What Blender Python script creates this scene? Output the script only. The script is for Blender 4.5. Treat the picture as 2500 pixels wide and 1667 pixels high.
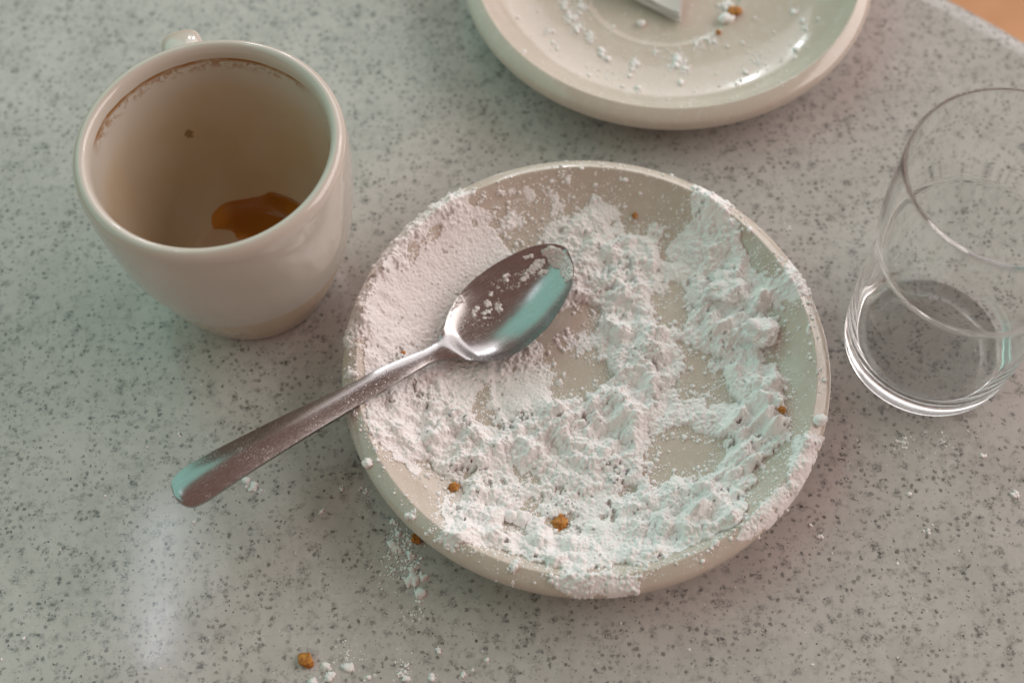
import bpy, bmesh, math, random
import numpy as np
from mathutils import Matrix, Vector, noise as mnoise

# ------------------------------------------------------------------ camera, world, lamps, exposure
scene = bpy.context.scene
for o in list(bpy.data.objects):
    bpy.data.objects.remove(o)
TILT, ROLL, FPX, CAM_H = 0.49349, -0.03968, 3236.128, 0.40488
cam_data = bpy.data.cameras.new('camera')
cam = bpy.data.objects.new('camera', cam_data)
scene.collection.objects.link(cam)
cam.matrix_world = Matrix.Translation((0, 0, CAM_H)) @ Matrix.Rotation(TILT, 4, 'X') @ Matrix.Rotation(ROLL, 4, 'Z')
cam_data.sensor_width = 36.0
cam_data.lens = FPX / 2500 * 36
cam_data.clip_start = 0.01
cam_data.clip_end = 50
cam_data.dof.use_dof = True
cam_data.dof.focus_distance = 0.425
cam_data.dof.aperture_fstop = 6.7
scene.camera = cam

world = bpy.data.worlds.new('World')
scene.world = world
world.use_nodes = True
wb = world.node_tree.nodes['Background']
wb.inputs[0].default_value = (0.235, 0.140, 0.115, 1)
wb.inputs[1].default_value = 1.0


def area(name, loc, target, sx, sy, power, color, roll=0.0):
    d = bpy.data.lights.new(name, 'AREA')
    d.shape = 'RECTANGLE'
    d.size, d.size_y, d.energy, d.color = sx, sy, power, color
    o = bpy.data.objects.new(name, d)
    scene.collection.objects.link(o)
    o.location = loc
    q = (Vector(target) - Vector(loc)).to_track_quat('-Z', 'Y')
    o.rotation_euler = (q.to_matrix() @ Matrix.Rotation(roll, 3, 'Z')).to_euler()
    return o


T0 = (0.03, 0.22, 0.0)
area('open_side_light', (2.5, 0.9, 1.45), T0, 2.8, 1.7, 44, (1.0, 0.91, 0.88))           # open street side of the covered patio
area('back_side_light', (1.1, 3.0, 1.30), T0, 3.6, 1.8, 28, (0.98, 0.97, 1.0))             # open far side
area('green_awning_light', (-1.7, 1.0, 1.45), T0, 4.0, 2.7, 25, (0.24, 0.83, 0.73))        # daylight through the green awning
area('window_light', (-0.28, 2.6, 0.80), T0, 0.14, 0.30, 1.5, (0.90, 0.96, 1.0))
area('window_light', (0.10, 2.6, 0.62), T0, 0.12, 0.30, 1.4, (0.90, 0.96, 1.0))
area('tube_light', (-0.652, 0.77, 1.9), (-0.652, 0.77, 0), 0.03, 0.30, 0.42, (0.84, 0.88, 1.0))

scene.view_settings.view_transform = 'Standard'
scene.view_settings.look = 'None'
scene.view_settings.exposure = 0.34
scene.view_settings.gamma = 1.0
scene.render.engine = 'CYCLES'
scene.cycles.use_denoising = True
scene.cycles.max_bounces = 32
scene.cycles.transmission_bounces = 32
scene.cycles.glossy_bounces = 32
scene.cycles.caustics_refractive = True
scene.cycles.caustics_reflective = False
scene.cycles.sample_clamp_indirect = 6.0

rng = np.random.default_rng(11)
random.seed(11)


# ------------------------------------------------------------------ photo pixel <-> place
def rot():
    ct, st, cr, sr = math.cos(TILT), math.sin(TILT), math.cos(ROLL), math.sin(ROLL)
    rx = np.array([[1, 0, 0], [0, ct, -st], [0, st, ct]])
    rz = np.array([[cr, -sr, 0], [sr, cr, 0], [0, 0, 1]])
    return rx @ rz


RM = rot()


def proj(x, y, z):
    p = np.stack([x, y, z - CAM_H], -1) @ RM
    return 1250 + FPX * p[..., 0] / -p[..., 2], 833.5 - FPX * p[..., 1] / -p[..., 2]


def hit(px, py, z=0.0):
    d = RM @ np.array([(px - 1250) / FPX, -(py - 833.5) / FPX, -1.0])
    s = (z - CAM_H) / d[2]
    return d[0] * s, d[1] * s


def hit_fn(px, py, fn, z0=0.01):
    z = z0
    for _ in range(40):
        x, y = hit(px, py, z)
        z = 0.6 * z + 0.4 * fn(x, y)
    return x, y, z


# ------------------------------------------------------------------ node helpers
class NT:
    def __init__(self, name):
        self.m = bpy.data.materials.new(name)
        self.m.use_nodes = True
        self.t = self.m.node_tree
        self.b = self.t.nodes['Principled BSDF']
        self.tc = self.t.nodes.new('ShaderNodeTexCoord')

    def n(self, kind, **kw):
        nd = self.t.nodes.new('ShaderNode' + kind)
        for k, v in kw.items():
            setattr(nd, k, v)
        return nd

    def put(self, sock, v):
        if isinstance(v, bpy.types.NodeSocket):
            self.t.links.new(v, sock)
        else:
            sock.default_value = v

    def noise(self, scale, detail=2.0, rough=0.5, vec=None, dist=0.0):
        nd = self.n('TexNoise')
        self.put(nd.inputs['Vector'], vec or self.tc.outputs['Object'])
        nd.inputs['Scale'].default_value = scale
        nd.inputs['Detail'].default_value = detail
        nd.inputs['Roughness'].default_value = rough
        nd.inputs['Distortion'].default_value = dist
        return nd.outputs['Fac']

    def voro(self, scale, vec=None):
        nd = self.n('TexVoronoi')
        self.put(nd.inputs['Vector'], vec or self.tc.outputs['Object'])
        nd.inputs['Scale'].default_value = scale
        return nd.outputs['Distance'], nd.outputs['Color']

    def ramp(self, v, a, b, lo=0.0, hi=1.0):
        nd = self.n('MapRange', interpolation_type='SMOOTHSTEP')
        self.put(nd.inputs[0], v)
        for i, q in enumerate((a, b, lo, hi)):
            self.put(nd.inputs[1 + i], q)
        return nd.outputs[0]

    def math(self, op, a, b=0.0, c=0.0):
        nd = self.n('Math', operation=op)
        self.put(nd.inputs[0], a)
        self.put(nd.inputs[1], b)
        self.put(nd.inputs[2], c)
        return nd.outputs[0]

    def mix(self, fac, a, b):
        nd = self.n('Mix', data_type='RGBA')
        self.put(nd.inputs[0], fac)
        self.put(nd.inputs[6], a if not isinstance(a, tuple) else (*a, 1))
        self.put(nd.inputs[7], b if not isinstance(b, tuple) else (*b, 1))
        return nd.outputs[2]

    def bump(self, h, strength, dist):
        nd = self.n('Bump')
        nd.inputs['Strength'].default_value = strength
        nd.inputs['Distance'].default_value = dist
        self.put(nd.inputs['Height'], h)
        self.put(self.b.inputs['Normal'], nd.outputs[0])

    def set(self, **kw):
        for k, v in kw.items():
            k = k.replace('_', ' ')
            if isinstance(v, tuple) and len(v) == 3 and 'Color' in k:
                v = (*v, 1)
            self.put(self.b.inputs[k], v)
        return self.m


def mat_table():
    k = NT('speckled_solid_surface')
    big = k.noise(40, 4, 0.6)
    base = k.mix(k.ramp(big, 0.35, 0.65), (0.49, 0.475, 0.45), (0.56, 0.54, 0.515))
    base = k.mix(k.ramp(k.noise(230, 3, 0.6), 0.45, 0.75, 0.0, 0.5), base, (0.60, 0.59, 0.565))

    def warped(scale, amt):
        w = k.n('VectorMath', operation='MULTIPLY_ADD')
        nz = k.n('TexNoise')
        k.put(nz.inputs['Vector'], k.tc.outputs['Object'])
        nz.inputs['Scale'].default_value = scale
        nz.inputs['Detail'].default_value = 3.0
        k.put(w.inputs[0], nz.outputs['Color'])
        w.inputs[1].default_value = (amt,) * 3
        k.put(w.inputs[2], k.tc.outputs['Object'])
        return w.outputs[0]

    def cells(scale, vec, ch):
        d, c = k.voro(scale, vec)
        sp_ = k.n('SeparateColor')
        k.put(sp_.inputs[0], c)
        d = k.math('ADD', d, k.math('MULTIPLY', k.math('SUBTRACT', frag, 0.5), 0.85))
        return d, sp_.outputs[ch], sp_.outputs[(ch + 1) % 3]
    zone = k.noise(120, 2, 0.5)
    frag = k.noise(1300, 3, 0.65)
    wv = warped(520, 0.0030)
    # soft grey clouds deep in the resin
    soft = k.math('MULTIPLY', k.ramp(k.noise(300, 4, 0.65), 0.50, 0.72), k.ramp(zone, 0.36, 0.62, 0.3, 1.0))
    c = k.mix(k.math('MULTIPLY', soft, 0.62), base, (0.15, 0.155, 0.15))
    d, r1, r2 = cells(230, wv, 0)
    g0 = k.math('MULTIPLY', k.ramp(d, 0.12, 0.55, 1.0, 0.0), k.ramp(r1, 0.50, 0.60))
    g0 = k.math('MULTIPLY', g0, k.ramp(k.noise(1100, 3, 0.7), 0.38, 0.62, 0.15, 1.0))
    c = k.mix(k.math('MULTIPLY', g0, k.ramp(r2, 0, 1, 0.3, 0.85)), c, (0.11, 0.113, 0.11))
    # darker cores
    d, r1, r2 = cells(500, warped(900, 0.0014), 1)
    g1 = k.math('MULTIPLY', k.ramp(d, 0.20, 0.46, 1.0, 0.0), k.ramp(r1, 0.50, 0.56))
    g1 = k.math('MULTIPLY', g1, k.ramp(zone, 0.34, 0.56, 0.40, 1.0))
    c = k.mix(k.math('MULTIPLY', g1, k.ramp(r2, 0, 1, 0.4, 0.95)), c, (0.045, 0.047, 0.048))
    # pin points
    d, r1, r2 = cells(880, warped(1500, 0.0007), 2)
    g2 = k.math('MULTIPLY', k.ramp(d, 0.27, 0.44, 1.0, 0.0), k.ramp(r1, 0.56, 0.64))
    c = k.mix(k.math('MULTIPLY', g2, k.ramp(r2, 0.1, 1, 0.1, 1.0)), c, (0.02, 0.021, 0.022))
    k.bump(k.noise(900, 2), 0.04, 0.0002)
    return k.set(Base_Color=c, Roughness=k.ramp(k.noise(40, 4), 0.3, 0.7, 0.09, 0.14))


def mat_ceramic(name, dusty=0.0):
    k = NT(name)
    c = k.mix(k.ramp(k.noise(30, 3), 0.3, 0.7), (0.59, 0.53, 0.45), (0.63, 0.57, 0.49))
    rgh = 0.13
    if dusty:
        d, col = k.voro(1700)
        s = k.n('SeparateColor')
        k.put(s.inputs[0], col)
        spk = k.math('MULTIPLY', k.ramp(d, 0.16, 0.42, 1.0, 0.0), k.ramp(s.outputs[0], 0.84, 0.9))
        spk = k.math('MULTIPLY', spk, k.ramp(k.noise(90, 3), 0.42, 0.6))
        film_tint = k.ramp(k.noise(260, 5, 0.7), 0.5, 0.72)
        fac = k.math('MULTIPLY', k.math('MAXIMUM', k.math('MULTIPLY', spk, 0.75), k.math('MULTIPLY', film_tint, 0.22)), dusty)
        c = k.mix(fac, c, (0.85, 0.85, 0.85))
        rgh = k.math('MULTIPLY_ADD', fac, 0.6, 0.14)
    k.bump(k.noise(120, 2), 0.04, 0.0006)
    return k.set(Base_Color=c, Roughness=rgh, IOR=1.5, Coat_Weight=0.3, Coat_Roughness=0.05)


CUP_H = 0.0775


def mat_cup():
    k = NT('cream_glazed_cup_china')
    sep = k.n('SeparateXYZ')
    k.put(sep.inputs[0], k.tc.outputs['Object'])
    x, y, z = sep.outputs
    r = k.math('SQRT', k.math('ADD', k.math('MULTIPLY', x, x), k.math('MULTIPLY', y, y)))
    c = k.mix(k.ramp(k.noise(30, 3), 0.3, 0.7), (0.61, 0.575, 0.51), (0.65, 0.61, 0.545))
    # browner glaze tone inside the cup, stronger further below the lip
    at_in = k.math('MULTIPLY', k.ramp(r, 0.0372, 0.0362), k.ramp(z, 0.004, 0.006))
    film_tint = k.math('MULTIPLY', k.ramp(k.noise(45, 3), 0.3, 0.75, 0.55, 1.0), at_in)
    c = k.mix(k.math('MULTIPLY', film_tint, k.ramp(z, 0.073, 0.050, 0.15, 0.95)), c, (0.58, 0.44, 0.285))
    # dried tide line under the far lip
    ang = k.math('ARCTAN2', y, x)
    lace = k.noise(320, 4, 0.65, dist=0.6)
    wob = k.math('MULTIPLY', k.math('SUBTRACT', k.noise(60, 2), 0.5), 0.0022)
    zt = k.math('ADD', k.math('ADD', z, wob), k.math('MULTIPLY', ang, -0.0006))
    inner = k.math('MULTIPLY', k.ramp(r, 0.0396, 0.0390), k.ramp(k.math('SINE', k.math('ADD', ang, 0.02)), -0.02, 0.22))
    inner = k.math('MULTIPLY', inner, k.ramp(k.math('COSINE', ang), 0.86, 0.62))
    top = 0.0718
    line = k.math('MULTIPLY', k.ramp(zt, top + 0.0001, top - 0.0002), k.ramp(zt, top - 0.0024, top - 0.0006))
    drip = k.math('MULTIPLY', k.ramp(zt, top, top - 0.0004), k.ramp(zt, top - 0.0068, top - 0.0016))
    drip = k.math('MULTIPLY', drip, k.ramp(lace, 0.47, 0.58))
    st = k.math('MULTIPLY', k.math('MAXIMUM', k.math('MULTIPLY', line, k.ramp(k.noise(150, 2), 0.3, 0.55, 0.55, 1.0)), k.math('MULTIPLY', drip, 0.75)), inner)
    c = k.mix(st, c, (0.34, 0.175, 0.065))
    # one dried splash on the far wall
    pv = k.n('VectorMath', operation='DISTANCE')
    k.put(pv.inputs[0], k.tc.outputs['Object'])
    pv.inputs[1].default_value = SPOT
    dd = k.math('ADD', pv.outputs['Value'], k.math('MULTIPLY', k.math('SUBTRACT', k.noise(700, 3), 0.5), 0.0034))
    c = k.mix(k.ramp(dd, 0.0019, 0.0012, 0.0, 0.75), c, (0.22, 0.115, 0.035))
    k.bump(k.noise(120, 2), 0.03, 0.0006)
    return k.set(Base_Color=c, Roughness=0.12, IOR=1.5, Coat_Weight=0.3, Coat_Roughness=0.04)


def mat_steel():
    k = NT('worn_stainless_steel')
    mp = k.n('Mapping')
    k.put(mp.inputs[0], k.tc.outputs['Object'])
    mp.inputs['Scale'].default_value = (60, 2600, 2600)
    br = k.noise(1.0, 3, 0.6, vec=mp.outputs[0])
    dust = k.math('MULTIPLY', k.ramp(k.noise(1900, 2, 0.7), 0.60, 0.70), k.ramp(k.noise(140, 3), 0.45, 0.65))
    c = k.mix(k.ramp(br, 0.3, 0.7), (0.35, 0.34, 0.335), (0.42, 0.41, 0.405))
    c = k.mix(k.math('MULTIPLY', dust, 0.55), c, (0.8, 0.8, 0.8))
    rg = k.math('ADD', k.ramp(br, 0.3, 0.7, 0.19, 0.28), k.math('MULTIPLY', dust, 0.4))
    k.bump(br, 0.03, 0.0001)
    return k.set(Base_Color=c, Metallic=k.math('SUBTRACT', 1.0, k.math('MULTIPLY', dust, 0.7)), Roughness=rg)


def mat_sugar():
    k = NT('powdered_sugar')
    c = k.mix(k.ramp(k.noise(60, 3), 0.3, 0.7), (0.93, 0.92, 0.91), (0.96, 0.955, 0.95))
    h = k.math('ADD', k.noise(2600, 3, 0.7), k.math('MULTIPLY', k.noise(900, 2), 1.2))
    k.bump(h, 0.5, 0.00022)
    return k.set(Base_Color=c, Roughness=0.95, Specular_IOR_Level=0.15)


def mat_crumb():
    k = NT('fried_dough_crumb')
    c = k.mix(k.ramp(k.noise(900, 3), 0.35, 0.65), (0.36, 0.125, 0.014), (0.58, 0.265, 0.045))
    k.bump(k.noise(1500, 3), 0.5, 0.0003)
    return k.set(Base_Color=c, Roughness=0.5, Subsurface_Weight=0.3, Subsurface_Radius=(0.6, 0.25, 0.05), Subsurface_Scale=0.001)


def mat_glass():
    k = NT('clear_tumbler_glass')
    return k.set(Base_Color=(0.99, 1.0, 0.995), Roughness=0.0, Transmission_Weight=1.0, IOR=1.33)


def mat_coffee():
    k = NT('coffee_dregs')
    c = k.mix(k.ramp(k.noise(55, 1), 0.40, 0.66), (0.55, 0.24, 0.025), (0.34, 0.125, 0.012))
    return k.set(Base_Color=c, Roughness=0.06, IOR=1.34)


def mat_paper():
    k = NT('white_paper_tissue')
    k.bump(k.math('ADD', k.noise(900, 3), k.noise(160, 2)), 0.25, 0.0005)
    return k.set(Base_Color=(0.66, 0.65, 0.62), Roughness=0.9)


def mat_floor():
    k = NT('terracotta_floor')
    c = k.mix(k.ramp(k.noise(14, 5, 0.6), 0.3, 0.7), (0.50, 0.235, 0.105), (0.60, 0.30, 0.14))
    k.bump(k.noise(90, 3), 0.1, 0.002)
    return k.set(Base_Color=c, Roughness=0.6)


def mat_metal_dark():
    k = NT('painted_pedestal_metal')
    c = k.mix(k.ramp(k.noise(40, 3), 0.3, 0.7), (0.05, 0.05, 0.05), (0.08, 0.08, 0.08))
    return k.set(Base_Color=c, Roughness=0.45, Metallic=0.4)


# ------------------------------------------------------------------ mesh helpers
def link(name, verts, faces, mat, parent=None, smooth=True):
    me = bpy.data.meshes.new(name)
    me.from_pydata([tuple(v) for v in verts], [], faces)
    me.update()
    if smooth:
        me.polygons.foreach_set('use_smooth', [True] * len(me.polygons))
    me.materials.append(mat)
    o = bpy.data.objects.new(name, me)
    scene.collection.objects.link(o)
    if parent:
        o.parent = parent
    return o


def link_np(name, v, f, mat, parent=None):
    """v (n,3) floats, f (m,k) ints of one size"""
    me = bpy.data.meshes.new(name)
    m, kk = f.shape
    me.vertices.add(len(v))
    me.vertices.foreach_set('co', np.ascontiguousarray(v, np.float32).ravel())
    me.loops.add(m * kk)
    me.loops.foreach_set('vertex_index', np.ascontiguousarray(f, np.int32).ravel())
    me.polygons.add(m)
    me.polygons.foreach_set('loop_start', np.arange(0, m * kk, kk, dtype=np.int32))
    me.polygons.foreach_set('use_smooth', np.ones(m, dtype=bool))
    me.update(calc_edges=True)
    me.validate()
    me.materials.append(mat)
    o = bpy.data.objects.new(name, me)
    scene.collection.objects.link(o)
    if parent:
        o.parent = parent
    return o


def tag(o, label, cat, group=None, kind=None):
    o['label'] = label
    o['category'] = cat
    if group:
        o['group'] = group
    if kind:
        o['kind'] = kind
    return o


def empty(name, loc):
    o = bpy.data.objects.new(name, None)
    scene.collection.objects.link(o)
    o.location = loc
    o.empty_display_size = 0.02
    return o


def spline(pts, n):
    """Catmull-Rom through 2-D points, n samples per span"""
    p = np.array(pts, float)
    p = np.vstack([2 * p[0] - p[1], p, 2 * p[-1] - p[-2]])
    out = []
    for i in range(1, len(p) - 2):
        for t in np.linspace(0, 1, n, endpoint=False):
            a, b, c, d = p[i - 1], p[i], p[i + 1], p[i + 2]
            out.append(0.5 * (2 * b + (c - a) * t + (2 * a - 5 * b + 4 * c - d) * t * t + (3 * b - a - 3 * c + d) * t ** 3))
    out.append(p[-2])
    return np.array(out)


def lathe(name, prof, seg, mat, parent=None, closed=False):
    prof = np.array(prof)
    prof[:, 0] = np.maximum(prof[:, 0], 0)
    vs, fs = [], []
    n = len(prof)
    ids = []
    for i, (r, z) in enumerate(prof):
        if r < 1e-6:
            ids.append([len(vs)] * seg)
            vs.append((0, 0, z))
        else:
            s = len(vs)
            ids.append([s + j for j in range(seg)])
            for j in range(seg):
                a = 2 * math.pi * j / seg
                vs.append((r * math.cos(a), r * math.sin(a), z))
    rng_i = range(n) if closed else range(n - 1)
    for i in rng_i:
        A, B = ids[i], ids[(i + 1) % n]
        for j in range(seg):
            q = [A[j], B[j], B[(j + 1) % seg], A[(j + 1) % seg]]
            u = []
            for t in q:
                if t not in u:
                    u.append(t)
            if len(u) >= 3:
                fs.append(u[::-1])
    return link(name, vs, fs, mat, parent)


def ico(sub):
    bm = bmesh.new()
    bmesh.ops.create_icosphere(bm, subdivisions=sub, radius=1)
    v = np.array([x.co[:] for x in bm.verts])
    f = np.array([[q.index for q in t.verts] for t in bm.faces])
    bm.free()
    return v, f


ICO = {s: ico(s) for s in (1, 2, 3, 4, 5)}


def gfield(n, step, wave, seed, sharp=1.5):
    """smooth random field, about unit variance, feature size wave (metres)"""
    g = np.random.default_rng(seed).standard_normal((n, n))
    k = np.hypot(np.fft.fftfreq(n, step)[:, None], np.fft.fftfreq(n, step)[None, :])
    F = np.fft.ifft2(np.fft.fft2(g) * np.exp(-(k * wave) ** 2 * sharp)).real
    return (F - F.mean()) / F.std()


def streaks(n, step, long, short, ang, seed):
    g = np.random.default_rng(seed).standard_normal((n, n))
    kx, ky = np.fft.fftfreq(n, step)[:, None], np.fft.fftfreq(n, step)[None, :]
    u, v = kx * math.cos(ang) + ky * math.sin(ang), -kx * math.sin(ang) + ky * math.cos(ang)
    F = np.fft.ifft2(np.fft.fft2(g) * np.exp(-1.5 * ((u * long) ** 2 + (v * short) ** 2))).real
    return (F - F.mean()) / F.std()


def blur(a, step, sig):
    n = a.shape[0]
    k = np.hypot(np.fft.fftfreq(n, step)[:, None], np.fft.fftfreq(n, step)[None, :])
    return np.fft.ifft2(np.fft.fft2(a) * np.exp(-2 * (math.pi * k * sig) ** 2)).real


def inpoly(px, py, poly):
    r = np.zeros(px.shape, bool)
    n = len(poly)
    for i in range(n):
        x0, y0 = poly[i]
        x1, y1 = poly[(i + 1) % n]
        if y0 == y1:
            continue
        c = ((y0 > py) != (y1 > py)) & (px < (x1 - x0) * (py - y0) / (y1 - y0) + x0)
        r ^= c
    return r


# ------------------------------------------------------------------ floor and table
M_TABLE = mat_table()
M_FLOOR = mat_floor()
fl = link('floor', [(-4, -4, -0.75), (4, -4, -0.75), (4, 4, -0.75), (-4, 4, -0.75)], [(0, 1, 2, 3)], M_FLOOR, smooth=False)
fl['kind'] = 'structure'
fl['label'] = 'orange brown floor seen past the table edge'

TABLE_C = (-0.045, 0.098)
table = empty('cafe_table', (TABLE_C[0], TABLE_C[1], -0.75))
tag(table, 'round pale grey solid surface table top with dark speckles and rounded edge', 'table')
TR = 0.353
tp = [(0, 0), (0.12, 0), (0.25, 0), (TR - 0.012, 0), (TR - 0.0075, -0.0001), (TR - 0.0045, -0.0009), (TR - 0.002, -0.0026), (TR - 0.0004, -0.0055), (TR, -0.009),
      (TR, -0.02), (TR - 0.001, -0.025), (TR - 0.005, -0.028), (0.2, -0.028), (0, -0.028)]
top = lathe('tabletop', tp, 220, M_TABLE, table)
top.data.flip_normals()
top.location = (0, 0, 0.75)
M_PED = mat_metal_dark()
ped = lathe('pedestal_column', [(0, 0.722), (0.11, 0.722), (0.11, 0.716), (0.04, 0.705), (0.032, 0.69), (0.032, 0.05), (0.04, 0.035)], 48, M_PED, table)
pb = lathe('pedestal_base', [(0.03, 0.05), (0.05, 0.04), (0.15, 0.022), (0.22, 0.012), (0.225, 0.004), (0.22, 0.0), (0, 0.0)], 64, M_PED, table)

# ------------------------------------------------------------------ saucers
SAUCER = spline([(0, 4.6), (15, 4.6), (28.5, 4.6), (30.3, 4.8), (31.4, 5.5), (32.6, 5.85), (35, 5.8), (44, 6.3), (54, 7.7), (62, 10.4), (68, 14.2), (72, 18.1), (74.0, 20.6),
                 (74.6, 21.3), (74.95, 21.4), (75.5, 21.25), (77.4, 20.4), (79.1, 19.3), (79.85, 18.2), (80.05, 16.6), (79.7, 15.0), (78.3, 13.1), (75, 10.9), (68, 7.9), (58, 5.0), (48.5, 3.6),
                 (46.3, 2.9), (45.7, 0.9), (45.0, 0.05), (44, 0), (43, 0.05), (42.3, 0.8), (41.8, 2.2), (38, 2.5), (18, 2.5), (0, 2.5)], 4) / 1000
i_w = int(np.argmax(SAUCER[:, 0]))
PR, PZ = SAUCER[:i_w + 1, 0], SAUCER[:i_w + 1, 1]
SC = (0.02375, 0.20022)
SB = (0.0660, 0.3740)


def saucer_z(x, y, c=SC):
    return np.interp(np.hypot(x - c[0], y - c[1]), PR, PZ)


M_SAUCER = mat_ceramic('cream_glazed_saucer_china', 1.0)
saucer = lathe('saucer', SAUCER, 200, M_SAUCER)
saucer.data.flip_normals()
saucer.location = (SC[0], SC[1], 0)
tag(saucer, 'cream china saucer heaped with powdered sugar, a spoon lying across its rim', 'saucer', 'china saucers on the table')
saucer_b = saucer.copy()
scene.collection.objects.link(saucer_b)
saucer_b.location = (SB[0], SB[1], 0)
saucer_b.rotation_euler = (0, 0, 1.3)
saucer_b['label'] = 'nearly empty cream china saucer with sugar crumbs and a folded paper napkin'

# ------------------------------------------------------------------ coffee cup
CC = (-0.09075, 0.24974)
CUP_OUT = [(0, 1.2), (20, 1.2), (22.5, 0.6), (24, 0), (26.6, 0), (28.0, 1.4), (30.0, 6.2), (32.9, 14), (36.3, 25), (39.5, 38), (41.3, 52), (42.3, 64), (42.4, 70), (42.35, 73.5), (41.9, 75.6), (40.8, 77.0), (39.6, 77.5)]
CUP_IN = [(38.4, 77.1), (37.5, 75.9), (37.0, 73.6), (36.8, 69), (36.3, 58), (34.9, 44), (32.4, 31), (28.6, 19), (25.0, 12.2), (22.4, 9.3), (21.0, 8.4), (19.0, 8.0), (10, 7.9), (0, 7.9)]
cup_prof = spline(CUP_OUT + CUP_IN, 4) / 1000
cin = spline(CUP_IN, 4) / 1000
CIR, CIZ = cin[::-1, 0], cin[::-1, 1]


def cup_in_z(x, y):
    return float(np.interp(math.hypot(x - CC[0], y - CC[1]), CIR, CIZ))


def hit_cup(px, py):
    """first meeting of the pixel's ray with the cup's inside, walking down"""
    for z in np.linspace(0.0765, 0.0079, 700):
        x, y = hit(px, py, z)
        if math.hypot(x - CC[0], y - CC[1]) > np.interp(z, CIZ, CIR):
            return x, y, z
    x, y = hit(px, py, 0.0079)
    return x, y, 0.0079


def hit_dregs(px, py):
    x, y = hit(px, py, 0.0087)
    r = math.hypot(x - CC[0], y - CC[1])
    if r > 0.026:
        x, y = CC[0] + (x - CC[0]) * 0.026 / r, CC[1] + (y - CC[1]) * 0.026 / r
    return x, y, cup_in_z(x, y)


sp = hit_cup(463, 327)
SPOT = (sp[0] - CC[0], sp[1] - CC[1], sp[2])
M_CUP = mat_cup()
cup = empty('coffee_cup', (CC[0], CC[1], 0))
tag(cup, 'thick cream china coffee cup, empty with brown dregs and a stained tide line', 'cup')
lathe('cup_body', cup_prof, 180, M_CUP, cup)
# strap handle on the far side
ha = math.radians(107)
hd = Vector((math.cos(ha), math.sin(ha), 0))
hs = Vector((-math.sin(ha), math.cos(ha), 0))
path = spline([(0.0395, 0.064), (0.046, 0.0645), (0.053, 0.0635), (0.0585, 0.0590), (0.0610, 0.051), (0.0605, 0.042), (0.0565, 0.0330), (0.0500, 0.0265), (0.0400, 0.0225), (0.0355, 0.021)], 6)
vs, fs = [], []
NS = 20
for i, (r, z) in enumerate(path):
    a = path[max(i - 1, 0)]
    b = path[min(i + 1, len(path) - 1)]
    tdir = Vector((hd.x * (b[0] - a[0]), hd.y * (b[0] - a[0]), b[1] - a[1])).normalized()
    nrm = tdir.cross(hs).normalized()
    t = i / (len(path) - 1)
    wd = 0.0066 + 0.0022 * abs(2 * t - 1) ** 3
    th = 0.0040 + 0.0012 * abs(2 * t - 1) ** 4
    for j in range(NS):
        q = 2 * math.pi * j / NS
        cx_, sx_ = math.cos(q), math.sin(q)
        e = 0.8
        p = hd * r + Vector((0, 0, z)) + hs * (wd * math.copysign(abs(cx_) ** e, cx_)) + nrm * (th * math.copysign(abs(sx_) ** e, sx_))
        vs.append(p)
for i in range(len(path) - 1):
    for j in range(NS):
        fs.append((i * NS + j, i * NS + (j + 1) % NS, (i + 1) * NS + (j + 1) % NS, (i + 1) * NS + j))
link('cup_handle', vs, fs, M_CUP, cup)

# dregs on the cup floor
dreg_px = [(514.6, 546), (518, 532), (535, 517), (555, 506), (586, 498), (620, 493), (654, 489), (680, 481), (702, 476), (722, 477), (743, 483), (757, 497), (752, 520),
           (728, 552), (690, 580), (650, 598), (610, 596), (591, 586), (576, 580), (571, 569), (560, 561), (532, 557), (519, 557)]
dp = spline(dreg_px + dreg_px[:1], 5)[:-1]
ctr_px = np.array((640, 535))
vs, fs = [], []
RK = 12
x, y, z = hit_dregs(*ctr_px)
vs.append((x - CC[0], y - CC[1], z + 0.0007))
for k in range(1, RK + 1):
    f = (k / RK) ** 0.8
    for p in dp:
        q = ctr_px + (p - ctr_px) * f
        x, y, z = hit_dregs(q[0], q[1])
        n_in = Vector((CC[0] - x, CC[1] - y, 0)).normalized()
        up = 0.0007 * (1 - (k / RK) ** 6) - (0.00012 if k == RK else 0)
        wall = min(1.0, max(0.0, (z - 0.0085) / 0.004))
        vs.append(Vector((x - CC[0], y - CC[1], z + up * (1 - 0.5 * wall))) + n_in * up * wall)
m = len(dp)
for j in range(m):
    fs.append((0, 1 + (j + 1) % m, 1 + j))
for k in range(RK - 1):
    for j in range(m):
        a = 1 + k * m
        fs.append((a + j, a + (j + 1) % m, a + m + (j + 1) % m, a + m + j))
dr = link('coffee_dregs', vs, fs, mat_coffee())
dr.location = (CC[0], CC[1], 0)
tag(dr, 'small glossy amber brown puddle of coffee left on the cup floor', 'coffee')

# ------------------------------------------------------------------ water glass
GC = (0.14155, 0.20941)
GO = [(0, 0.8), (18, 0.8), (22.0, 0.25), (24.2, 0), (26.2, 0.5), (27.6, 2.6), (28.3, 6), (28.9, 14), (29.3, 28), (29.3, 42), (28.9, 52), (28.6, 57), (28.7, 59.2), (29.6, 61), (30.5, 64),
      (31.1, 72), (31.2, 84), (31.0, 95), (30.9, 99.3), (30.7, 100.7), (30.3, 101.0)]
GI = [(29.95, 100.8), (29.9, 99.8), (29.95, 94), (30.05, 84), (29.8, 72), (29.2, 65), (28.2, 61.6), (27.3, 59.3), (27.1, 56), (27.4, 48), (27.7, 34), (27.2, 20), (26.2, 11.5), (24.0, 7.6), (19.5, 6.2), (10, 5.8), (0, 5.7)]
gl = lathe('water_glass', spline(GO + GI, 4) / 1000, 180, mat_glass())
gl.location = (GC[0], GC[1], 0.00003)
tag(gl, 'empty clear water glass with a stepped shoulder and a thick base', 'glass')

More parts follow.
